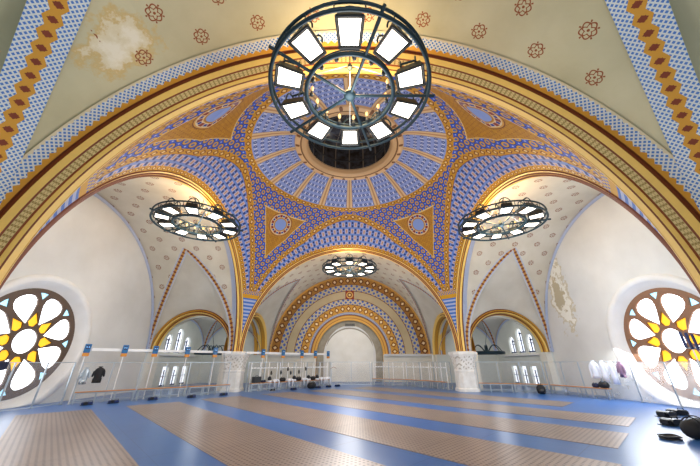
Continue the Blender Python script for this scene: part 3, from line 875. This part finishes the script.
run([st(-19.86, 1.15), st(-19.86, 8.4)], 1.22, M_PANE, '%s clear panel behind the left benches, counting from the round window', 'partition behind the left benches')
run([st(-19.86, 9.6), st(-20.1, 16.9)], 1.25, M_PANE, '%s clear panel behind the gear-covered benches, counting from the far left pillar', 'partition behind the gear benches')
run([(-1.55, 26.75), (0.1, 26.95), (1.75, 26.85)], 1.3, M_PANE, '%s clear panel before the far white doorway, counting from its left', 'partition before the far doorway')
run([(1.85, 26.85), (4.55, 25.45), (6.2, 23.5), (6.95, 21.9)], 1.25, M_PANE, '%s clear panel behind the empty far benches, counting from the doorway', 'partition behind the far benches')
run([(8.5, 21.35), (12.2, 20.05)], 1.25, M_PANE, '%s clear panel under the right small arch, counting from the far right pillar', 'partition under the right small arch')
run([(12.3, 19.95), (13.42, 17.1)], 1.05, M_PANE, '%s clear panel behind the hanging jackets, counting from the chapel', 'partition behind the jackets')
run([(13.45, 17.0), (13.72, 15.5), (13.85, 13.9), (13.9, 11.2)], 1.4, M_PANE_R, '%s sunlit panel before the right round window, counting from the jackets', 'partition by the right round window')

# ------------------------------------------------------------------ benches
def bench(a, b, label, grp, n=4, uprights=True, rail_label=''):
    L = math.dist(a, b); rz = math.atan2(b[1]-a[1], b[0]-a[0])
    r = thing('changing_bench', (a[0], a[1], ZF), label, 'bench', grp, rz)      # room side is local -y
    q = thing('coat_rack', (a[0], a[1], ZF), rail_label, 'coat rack', 'coat rails behind the benches', rz) if uprights else None
    bm = bmesh.new()
    for y in (-.14, -.25, -.36): b_box(bm, (L/2, y, .49), (L, .09, .03), None, .006)
    bm_obj('seat', bm, M_ORANGE, r)
    bm = bmesh.new(); b_box(bm, (L/2, -.38, .44), (L, .025, .035)); b_box(bm, (L/2, -.12, .44), (L, .025, .035)); b_box(bm, (L/2, -.12, .14), (L, .025, .03)); bm_obj('rail', bm, M_ALU, r)
    for i in range(n):
        x = .05 + (L-.1)*i/(n-1)
        bm = bmesh.new()
        for y in (-.12, -.38): b_box(bm, (x, y, .235), (.035, .035, .47))
        b_box(bm, (x, -.25, .455), (.035, .3, .03)); b_box(bm, (x, -.25, .1), (.03, .3, .03)); bm_obj('leg_frame', bm, M_ALU, r)
        if uprights:
            bm = bmesh.new(); b_box(bm, (x, -.04, .86), (.05, .03, 1.7)); bm_obj('upright', bm, M_WHITE, q)
    if uprights:
        bm = bmesh.new(); b_box(bm, (L/2, -.065, 1.38), (L, .02, .07)); hr = bm_obj('hook_rail', bm, M_WHITE, q)
        bm = bmesh.new()
        for i in range(int(L/.25)):
            x = .15 + i*.25; b_tube(bm, [(x, -.075, 1.38), (x, -.115, 1.37), (x, -.12, 1.42)], .009, 5)
        bm_obj('coat_hook', bm, M_BLKP, hr)
    return r
# a -> b runs so that the room lies on local -y
for i, (t0, t1) in enumerate(((1.2, 3.5), (3.6, 5.9), (6.0, 8.3))):
    bench(st(-19.62, t0), st(-19.62, t1), ['empty bench nearest the left round window', 'middle bench of the left row, before the chapel windows', 'bench beside the far left pillar, left of it'][i], 'benches along the left partition', 4, False)
for i, (t0, t1) in enumerate(((9.65, 11.7), (11.8, 13.9), (14.0, 16.2))):
    bench(st(-19.62, t0), st(-19.66, t1), ['bench holding the dark case, right of the far left pillar', 'middle bench piled with fencing gear', 'gear-covered bench nearest the far white doorway'][i], 'benches piled with fencing gear', 4, True,
          'white coat rail with hooks ' + ['above the dark case', 'above the middle gear bench', 'above the last gear bench by the doorway'][i])
for i, (a, b) in enumerate((((2.0, 26.65), (4.35, 25.4)), ((4.5, 25.3), (5.95, 23.6)), ((6.0, 23.5), (6.75, 21.95)))):
    bench(a, b, ['empty bench right of the far white doorway', 'middle empty bench under the right half of the painted arch', 'empty bench touching the far right pillar from its left'][i], 'empty benches at the far right', 4, True,
          'white coat rail with hooks ' + ['just right of the far doorway', 'above the middle empty bench', 'left of the far right pillar'][i])
for i, (a, b, n) in enumerate((((8.45, 21.2), (10.3, 20.55), 4), ((10.35, 20.53), (12.1, 19.9), 4), ((12.3, 19.45), (13.36, 16.5), 5))):
    bench(a, b, ['bench beside the far right pillar, right of it', 'bench with a round black bag by its leg', 'bench under the hanging white jackets'][i], 'benches along the right partition', n, False)

# ------------------------------------------------------------------ scoring boxes on poles, overhead rail, reels
def scoring(t, label, grp='scoring boxes on the white rail', s=-19.71, xy=None, rz=RZ):
    x, y = xy or st(s, t)
    r = thing('scoring_box', (x, y, ZF), label, 'scoring box', grp, rz)
    bm = bmesh.new(); b_tube(bm, [(0, 0, 0), (0, 0, 2.1)], .022, 8); b_box(bm, (0, 0, .01), (.1, .1, .02)); bm_obj('pole', bm, M_WHITE, r)
    bm = bmesh.new(); b_box(bm, (0, -.02, 2.36), (.25, .10, .40), None, .012); cs = bm_obj('case', bm, M_BBLUE, r)
    bm = bmesh.new(); b_box(bm, (0, -.075, 2.42), (.15, .012, .18)); d = bm_obj('lamp_panel', bm, M_REEL, cs)
    bm = bmesh.new()
    for q in (-.04, .04): b_box(bm, (q, -.083, 2.42), (.035, .008, .05))
    d = bm_obj('indicator_light', bm, M_LED, cs)
    bm = bmesh.new(); b_box(bm, (0, -.02, 2.085), (.25, .10, .15), None, .012); o = bm_obj('base', bm, M_BORANGE, r); o['label'] = 'orange base'
    return r
SB = [1.13, 2.64, 4.01, 5.65, 7.24, 10.49, 12.08, 13.72, 14.99, 16.3]
SL = ['blue scoring box on a white pole, nearest the left round window', 'second blue scoring box from the left round window, on the rail', 'blue scoring box before the left chapel window, third from the round window',
      'blue scoring box in front of the black wheel chandelier, right of the lancets', 'blue scoring box just left of the far left pillar', 'blue scoring box just right of the far left pillar, above the dark case',
      'blue scoring box above the gear bench, second right of the far left pillar', 'middle blue scoring box above the heap of gear', 'blue scoring box above the gear, second from the far white doorway', 'blue scoring box at the end of the rail, beside the far white doorway']
for t, l in zip(SB, SL): scoring(t, l)
sl = thing('signal_light', (13.6, 12.25, ZF), 'post with three dark blue upright bars at the frame edge before the right round window', 'signal light')  # unidentified post carrying three plain dark blue bars
bm = bmesh.new(); b_tube(bm, [(0, 0, 0), (0, 0, 2.2)], .02, 8); b_box(bm, (0, 0, .01), (.16, .16, .02)); bm_obj('pole', bm, M_WHITE, sl)
for q in (-.2, 0, .2):
    bm = bmesh.new(); b_box(bm, (0, q, 2.5 + q*.3), (.07, .08, .62), None, .01); bm_obj('upright_bar', bm, M_REEL, sl)
bm = bmesh.new(); b_box(bm, (.05, 0, 2.25), (.04, .5, .06)); bm_obj('bracket', bm, M_ALU, sl)
for t0, t1, lb in ((1.3, 8.3, 'white overhead rail carrying the scoring boxes left of the far left pillar'), (9.3, 16.4, 'white overhead rail carrying the scoring boxes above the gear benches')):
    a = st(-19.82, t0); r = thing('overhead_rail', (*a, 2.52), lb, 'rail', 'white overhead rails', RZ)
    bm = bmesh.new(); b_box(bm, ((t1-t0)/2, 0, 0), (t1-t0, .05, .13), None, .01); bm_obj('beam', bm, M_WHITE, r)
    for x in (.0, t1-t0):
        bm = bmesh.new(); b_box(bm, (x, 0, 0), (.04, .07, .16), None, .01); bm_obj('end_cap', bm, M_ALU, r)
def reel(loc, rz, label, m=M_REEL, grp='cable reels on the floor', sc=.78):
    r = thing('cable_reel', (*loc, ZF), label, 'cable reel', grp, rz); r.scale = (sc*1.15, sc*1.15, sc*.8)
    bm = bmesh.new(); b_box(bm, (0, 0, .10), (.44, .26, .18), None, .03); bm_obj('housing', bm, m, r)
    bm = bmesh.new()
    rings = [(.10, -.17), (.10, .17)]
    b_tube(bm, [(-.06, -.155, .12), (-.06, .155, .12)], .095, 16); bm_obj('drum', bm, M_BLKP, r)
    bm = bmesh.new(); b_tube(bm, [(.02, 0, .18), (.04, 0, .25), (.18, 0, .25), (.2, 0, .18)], .014, 6); bm_obj('handle', bm, M_BLKP, r)
    bm = bmesh.new(); b_box(bm, (0, 0, .01), (.5, .32, .02), None, .005); bm_obj('base_plate', bm, M_BLKP, r)
    return r
for p, l in (((-11.75, 14.85), 'navy reel on the floor nearest the left round window'), ((-11.05, 15.5), 'second navy reel on the floor from the left round window'), ((-10.0, 16.75), 'navy reel on the floor before the left chapel window, third from the round window'),
             ((-8.5, 17.7), 'navy reel on the floor under the box by the wheel chandelier'), ((-7.25, 18.9), 'navy reel on the floor left of the far left pillar'),
             (st(-18.9, 12.65), 'navy reel below the heap of masks and jackets'), (st(-18.9, 14.75), 'navy reel right of the black duffel on the floor'), (st(-18.95, 15.8), 'navy reel second from the far white doorway'), (st(-19.0, 16.75), 'navy reel nearest the far white doorway')):
    reel(p, RZ, l)
for p, rz, l in (((11.05, 11.7), .2, 'black reel on the right floor, the left one of the close pair'), ((11.85, 12.1), -.1, 'black reel on the right floor, the right one of the close pair by the partition'), ((9.75, 10.25), .1, 'single black reel on the right floor, before the pair')):
    reel(p, rz, l, M_BLKP, 'black reels by the right window', 1.05)

# ------------------------------------------------------------------ fencing gear
def duffel(loc, rz, label, L=.6, R=.16, m=M_BLACK, name='duffel_bag', cat='bag', grp=None):
    r = thing(name, loc, label, cat, grp, rz)
    bm = bmesh.new()
    n = 12; prof = [(.0, .45), (.04, .8), (.12, 1.0), (.5, 1.06), (.88, 1.0), (.96, .8), (1.0, .45)]
    b_tube(bm, [((q-.5)*L, 0, R*1.07) for q, _ in prof], [R*k for _, k in prof], 14); bm_obj('body', bm, m, r, True)
    for q in (-.2, .2):
        bm = bmesh.new(); b_tube(bm, [(q*L, R*1.0*math.cos(t), R*1.05 + R*1.3*math.sin(t)) for t in lin(.15, PI-.15, 12)], .014, 5); bm_obj('strap', bm, M_BLKP, r)
    bm = bmesh.new(); b_box(bm, (0, 0, R*2.12), (L*.8, .02, .015)); bm_obj('zip', bm, M_ALU, r)
    return r
def mask(loc, rz, label):
    r = thing('fencing_mask', loc, label, 'fencing mask', 'fencing masks on the gear benches', rz)
    bm = bmesh.new(); b_lathe(bm, [(.03, .02), (.10, .03), (.125, .10), (.13, .19), (.115, .27), (.07, .33), (.01, .35)], 16, (0, 0, 0), 1, 1.25); bm_obj('mesh_shell', bm, M_STEEL, r, True)
    bm = bmesh.new(); b_lathe(bm, [(.11, .0), (.15, .01), (.14, .08), (.125, .12)], 16, (0, -.03, 0), 1, 1.1); o = bm_obj('bib', bm, M_CLOTH, r, True); o['label'] = 'white cloth bib'
    bm = bmesh.new(); b_tube(bm, [(.13*math.cos(t), .02, .19+.16*math.sin(t)) for t in lin(0, PI, 12)], .012, 5); bm_obj('back_strap', bm, M_BLACK, r)
    return r
def jacket(loc, rz, label, m, grp, h=.78, w=.46, arm=.62):
    r = thing('hanging_jacket', loc, label, 'jacket', grp, rz)      # loc at the top hook
    bm = bmesh.new()
    prof = [(.10, -.02, .05), (.30, -.06, .07), (.44, -.12, .09), (.42, -.3, .10), (.39, -.5, .09), (.44, -.7, .10), (.46, -h, .09)]
    rg = []
    for ww, z, d in prof:
        rg.append([bm.verts.new((ww*w*1.1*math.cos(2*PI*i/16), -.1 + d*math.sin(2*PI*i/16) + .012*math.sin(i*2.1+z*9), z)) for i in range(16)])
    for A, B_ in zip(rg, rg[1:]):
        for i in range(16): bm.faces.new((A[i], A[(i+1) % 16], B_[(i+1) % 16], B_[i]))
    bm.faces.new(rg[0][::-1]); bm.faces.new(rg[-1]); bm_obj('body', bm, m, r, True)
    k_ = w/.5
    for sg in (-1*k_, 1*k_):
        bm = bmesh.new(); b_tube(bm, [(sg*.18, -.1, -.11), (sg*.25, -.11, -.2), (sg*.29, -.12, -.38), (sg*.30, -.13, -arm), (sg*.30, -.13, -arm-.02)], [.07*k_, .075*k_, .065*k_, .05*k_, .04*k_], 10); bm_obj('sleeve', bm, m, r, True)
    bm = bmesh.new(); b_tube(bm, [(.07*math.cos(t), -.1+.05*math.sin(t), 0) for t in lin(0, 2*PI, 12)[:-1]], .022, 6, True); bm_obj('collar', bm, m, r, True)
    return r
def gearpile(loc, rz, label, m):
    r = thing('folded_jacket', loc, label, 'jacket', 'white fencing jackets on the benches', rz)
    bm = bmesh.new(); b_lathe(bm, [(.18, 0), (.22, .03), (.21, .08), (.18, .13), (.09, .17), (.02, .18)], 18, (0, 0, 0), 1.05, .7)
    for v in bm.verts: v.co += Vector((random.uniform(-.03, .03), random.uniform(-.02, .02), random.uniform(0, .02)))
    bm_obj('body', bm, m, r, True)
    for sg in (-1, 1):
        bm = bmesh.new(); b_tube(bm, [(sg*.12, -.1, .14), (sg*.19, -.2, .09), (sg*.17, -.27, .0), (sg*.15, -.27, -.28)], [.06, .06, .05, .045], 8); bm_obj('sleeve', bm, m, r, True)
    return r
SEAT = ZF + .505
def on_bench(t, ds=.25): return (*st(-19.62 + ds, t), SEAT)
# dark case on the first gear bench
cs = thing('equipment_case', on_bench(10.05), 'dark box-like equipment case lying on the bench right of the far left pillar', 'case', None, RZ)
bm = bmesh.new(); b_box(bm, (0, 0, .19), (.56, .26, .36), None, .02); bm_obj('body', bm, M_BLKP, cs)
bm = bmesh.new(); b_box(bm, (.04, -.135, .2), (.4, .015, .26)); bm_obj('front_panel', bm, M_IRON2, cs)
bm = bmesh.new(); b_tube(bm, [(-.1, 0, .37), (-.08, 0, .43), (.08, 0, .43), (.1, 0, .37)], .014, 6); bm_obj('handle', bm, M_BLKP, cs)
duffel(on_bench(10.55), RZ, 'small dark pouch on the bench beside the dark case', .34, .07, M_NAVY, 'pouch', 'pouch')
for t, l in ((11.0, 'black fencing mask on the bench, first right of the dark case'), (12.95, 'black fencing mask on the heap in the middle gear bench'), (14.2, 'black fencing mask above the black floor duffel'), (15.0, 'black fencing mask second from the far doorway on the gear bench')):
    mask(on_bench(t), RZ + random.uniform(-.5, .5), l)
duffel(on_bench(12.0), RZ, 'black fencing bag on the bench between two white jackets', .42, .12)
duffel(on_bench(13.32), RZ, 'short black bag beside the mask of the middle gear bench', .4, .12)
duffel(on_bench(14.6), RZ, 'black bag lying between the last two masks near the far doorway', .42, .12)
for t, l in ((11.43, 'white jacket hanging off the bench by the first mask'), (12.52, 'white jacket slumped on the bench below the small hung masks'), (13.8, 'white jacket draped over the gap of the gear benches'), (15.95, 'white jacket heap at the doorway end of the gear bench'), (15.42, 'white jacket next to the last mask by the doorway')):
    gearpile(on_bench(t, .22), RZ + random.uniform(-.06, .06), l, M_CLOTH)
def glove(t, z, label):
    r = thing('hanging_glove', (*st(-19.42, t), z), label, 'glove', 'dark gloves on the hook rail', RZ)
    bm = bmesh.new(); b_tube(bm, [(0, 0, 0), (0, 0, -.06), (0, 0, -.14), (0, 0, -.2)], [.03, .05, .06, .04], 10); bm_obj('cuff', bm, M_BLACK, r, True)
    for i in range(4):
        bm = bmesh.new(); b_tube(bm, [((i-1.5)*.027, 0, -.18), ((i-1.5)*.03, -.015, -.27+abs(i-1.5)*.012)], [.015, .011], 6); bm_obj('finger', bm, M_BLACK, r, True)
    bm = bmesh.new(); b_tube(bm, [(.05, 0, -.12), (.085, -.01, -.19)], [.017, .012], 6); bm_obj('thumb', bm, M_BLACK, r, True)
for t, z, l in ((11.1, 1.40, 'dark glove hung above the first mask'), (11.85, 1.42, 'dark glove hung above the black bench bag'), (12.4, 1.62, 'highest dark glove hung in the middle of the gear benches'), (12.65, 1.38, 'dark glove hung just below the highest one'), (13.35, 1.43, 'dark glove hung above the draped white jacket'), (13.95, 1.62, 'dark glove hung nearest the far doorway')):
    glove(t, z, l)
for q, l in ((-.1, 'left black shoe of the pair on the floor under the first mask'), (.1, 'right black shoe of the pair on the floor under the first mask')):
    x, y = st(-19.05, 11.1 + q); r = thing('shoe', (x, y, ZF), l, 'shoe', 'black shoes', RZ+PI/2)
    bm = bmesh.new(); b_tube(bm, [(-.13, 0, .05), (-.06, 0, .055), (.04, 0, .045), (.12, 0, .035)], [.04, .05, .045, .03], 10); b_tube(bm, [(-.08, 0, .06), (-.09, 0, .13)], [.04, .042], 10); bm_obj('upper', bm, M_BLACK, r, True)
    bm = bmesh.new(); b_box(bm, (0, 0, .01), (.29, .095, .02), None, .008); bm_obj('sole', bm, M_WHITE, r)
duffel((*st(-18.8, 14.1), ZF), RZ, 'black duffel on the floor before the gear bench', .6, .2)
# coat hanger by the doorway partition
hg = thing('coat_hanger', (-1.35, 26.72, 1.55), 'brown wooden coat hanger on the panel left of the far doorway', 'coat hanger')
bm = bmesh.new(); b_tube(bm, [(-.24, -.05, -.12), (-.1, -.05, -.03), (0, -.05, 0), (.1, -.05, -.03), (.24, -.05, -.12)], .018, 6); bm_obj('bar', bm, M_BRICKWOOD, hg)
bm = bmesh.new(); b_tube(bm, [(0, -.05, 0), (0, -.05, .08), (.03, -.05, .11), (0, -.04, .14), (-.01, 0, .14)], .007, 5); bm_obj('hook', bm, M_ALU, hg)
# left: black jacket and grey one hung, navy cloth over the panel
jacket((*st(-19.68, 1.86), 1.74), RZ, 'black jacket hanging on the hook rail near the left round window', M_BLACK, 'jackets on the left', .5, .36, .42)
jacket((*st(-19.68, 1.36), 1.70), RZ, 'grey jacket hanging left of the black one', M_ALU, 'jackets on the left', .48, .28, .42)
cl = thing('draped_cloth', (-13.42, 12.05, PH), 'navy cloth draped over the partition before the left round window', 'cloth')
bm = bmesh.new()
A_, B_ = Vector((-.13, -.5, 0)), Vector((.06, .28, 0))
us, vs_ = lin(0, 1, 14), [-.50, -.4, -.25, -.1, .02, .03, .0, -.12]
for j in range(len(vs_)-1):
    for i in range(14):
        def q(u, k):
            p = A_.lerp(B_, u); side = .06 if k < 5 else -.04
            z = vs_[k]*(1 - .5*u if k < 4 else 1)
            return Vector((p.x + side + .012*math.sin(u*18), p.y, z))
        bm.faces.new([bm.verts.new(q(us[i], j)), bm.verts.new(q(us[i+1], j)), bm.verts.new(q(us[i+1], j+1)), bm.verts.new(q(us[i], j+1))])
bmesh.ops.remove_doubles(bm, verts=bm.verts[:], dist=1e-4)
bm_obj('fabric', bm, M_NAVY, cl, True)
# right: jackets, cloth, shoes, round bag
rzR = math.atan2(17.1-19.95, 13.42-12.3); rzS = math.atan2(-1.5, .27)
jacket((13.31, 17.17, 1.98), rzR, 'white fencing jacket hanging left on the right partition, with one loose sleeve', M_CLOTH, 'white jackets on the right', .85, .36, .8)
jacket((13.42, 16.68, 1.98), rzS, 'white fencing jacket hanging in the middle of the right partition', M_CLOTH, 'white jackets on the right', 1.0, .32, .72)
jacket((13.5, 16.22, 1.96), rzS, 'long white overall hanging beside the mauve cloth', M_CLOTH, 'white jackets on the right', 1.05, .30, .6)
jacket((13.57, 15.77, 1.94), rzS, 'mauve jacket hanging nearest the right round window', M_LILAC, 'mauve jacket', .68, .29, .5)
def rb(f):
    a, b = Vector((12.3, 19.45, 0)), Vector((13.36, 16.5, 0)); d = (b-a).normalized(); n = Vector((d.y, -d.x, 0)); p = a.lerp(b, f) + n*.25
    return (p.x, p.y, SEAT)
duffel(rb(.93), rzR, 'black bag on the bench under the white jackets', .42, .14)
duffel(rb(.8), rzR, 'dark kit pouch beside the black bag under the jackets', .3, .1, M_NAVY, 'pouch', 'pouch')
bp = thing('backpack', (11.4, 19.4, ZF), 'round black bag standing on the floor before the right chapel window', 'bag', None, -.35)
bm = bmesh.new(); b_lathe(bm, [(.12, 0), (.2, .04), (.24, .2), (.23, .34), (.16, .46), (.05, .5)], 18, (0, 0, 0), 1, .8); bm_obj('body', bm, M_BLACK, bp, True)
bm = bmesh.new(); b_lathe(bm, [(.1, .0), (.14, .03), (.14, .18), (.08, .22)], 14, (0, -.14, .06), 1, .6); bm_obj('pocket', bm, M_BLKP, bp, True)
bm = bmesh.new(); b_tube(bm, [(-.06, 0, .48), (-.04, 0, .56), (.04, 0, .56), (.06, 0, .48)], .012, 5); bm_obj('handle', bm, M_BLKP, bp)
# heap of cable and black bag at the right frame edge
duffel((8.75, 8.62, ZF), .5, 'large black bag on the right floor at the frame edge', .85, .2)
cb = thing('cable_coil', (7.95, 8.55, ZF), 'black coiled cable on the floor beside the large black bag', 'cable')
bm = bmesh.new()
for r_, z in ((.2, .02), (.17, .045), (.21, .07), (.15, .03)): b_tube(bm, [(r_*math.cos(t), r_*math.sin(t), z + .01*math.sin(t*3)) for t in lin(0, 2*PI, 24)[:-1]], .018, 6, True)
b_tube(bm, [(.2, 0, .02), (.27, .1, .02), (.2, .2, .02), (.05, .26, .02)], .016, 6)
bm_obj('coil', bm, M_BLKP, cb, True)
cw = thing('floor_cable', (10.1, 10.3, ZF), 'thin pale cable running right from the single black reel', 'cable')
bm = bmesh.new(); b_tube(bm, [(0, 0, .03), (.4, .12, .012), (.9, .1, .012), (1.5, .3, .012), (2.2, .25, .012)], .012, 6); bm_obj('strand', bm, M_WHITE, cw, True)

# ------------------------------------------------------------------ lights, world, camera
def light(kind, loc, e, col, size=.3, rot=None):
    d = bpy.data.lights.new('light', kind); d.energy = e; d.color = col
    if kind == 'AREA': d.size = size; d.shape = 'DISK'
    else: d.shadow_soft_size = size
    o = bpy.data.objects.new('light', d); COL.objects.link(o); o.location = loc
    if rot: o.rotation_euler = rot
    return o
for x, y in ((-7.98, CY), (7.98, CY), (0, CY+8.0), (0, 5.55)):
    light('POINT', (x, y, CZ+.75), 270, (1, .62, .26), .35)
    light('POINT', (x, y, CZ-.6), 240, (1, .97, .93), .8)
light('AREA', (13.5, 15.4, 3.0), 170, (.88, .94, 1), 2.6, (0, math.radians(38), 0))
light('POINT', (9.8, CY, 5.0), 400, (.88, .95, 1), 1.2)
light('POINT', (-10, CY, 4.5), 190, (.92, .96, 1), 1.2)
light('POINT', (0, CY, 4.6), 980, (.93, .97, 1), 1.8)  # added fill in the middle of the crossing, no fixture hangs there
light('POINT', (-11.25, CY+11.25, 3.9), 80, (.9, .96, 1), .5)
light('POINT', (11.25, CY+11.25, 3.9), 80, (.95, .97, 1), .5)
light('POINT', (0, CY+13.0, 4.5), 260, (1, .97, .92), 1.0)  # added to brighten the far doorway and end wall
light('POINT', (0, -3, 5.0), 600, (1, .95, .86), 1.5)  # added fill behind the camera for the near arm
wd = bpy.data.worlds.new('World'); bpy.context.scene.world = wd; wd.use_nodes = True
bg = wd.node_tree.nodes['Background']; bg.inputs[0].default_value = (.95, .97, 1, 1); bg.inputs[1].default_value = .9

f, pitch, roll, X0, EZ = 287., .422, -.001, .04, 1.95
cam = bpy.data.cameras.new('camera'); co = bpy.data.objects.new('camera', cam); COL.objects.link(co)
cam.sensor_width = 36; cam.lens = f/700*36; cam.clip_end = 200
fw = Vector((0, math.cos(pitch), math.sin(pitch))); upv = Vector((0, -math.sin(pitch), math.cos(pitch))); rt = Vector((1, 0, 0))
ex = rt*math.cos(roll) + upv*math.sin(roll); ey = upv*math.cos(roll) - rt*math.sin(roll)
mt = Matrix((ex, ey, -fw)).transposed().to_4x4(); mt.translation = (X0, 0, EZ)
co.matrix_world = mt
bpy.context.scene.camera = co
sc = bpy.context.scene
sc.view_settings.view_transform = 'Standard'; sc.view_settings.look = 'None'; sc.view_settings.exposure = 0.0
# bring the floor to height zero
for o in list(COL.objects):
    if o.parent is None: o.location.z -= ZF
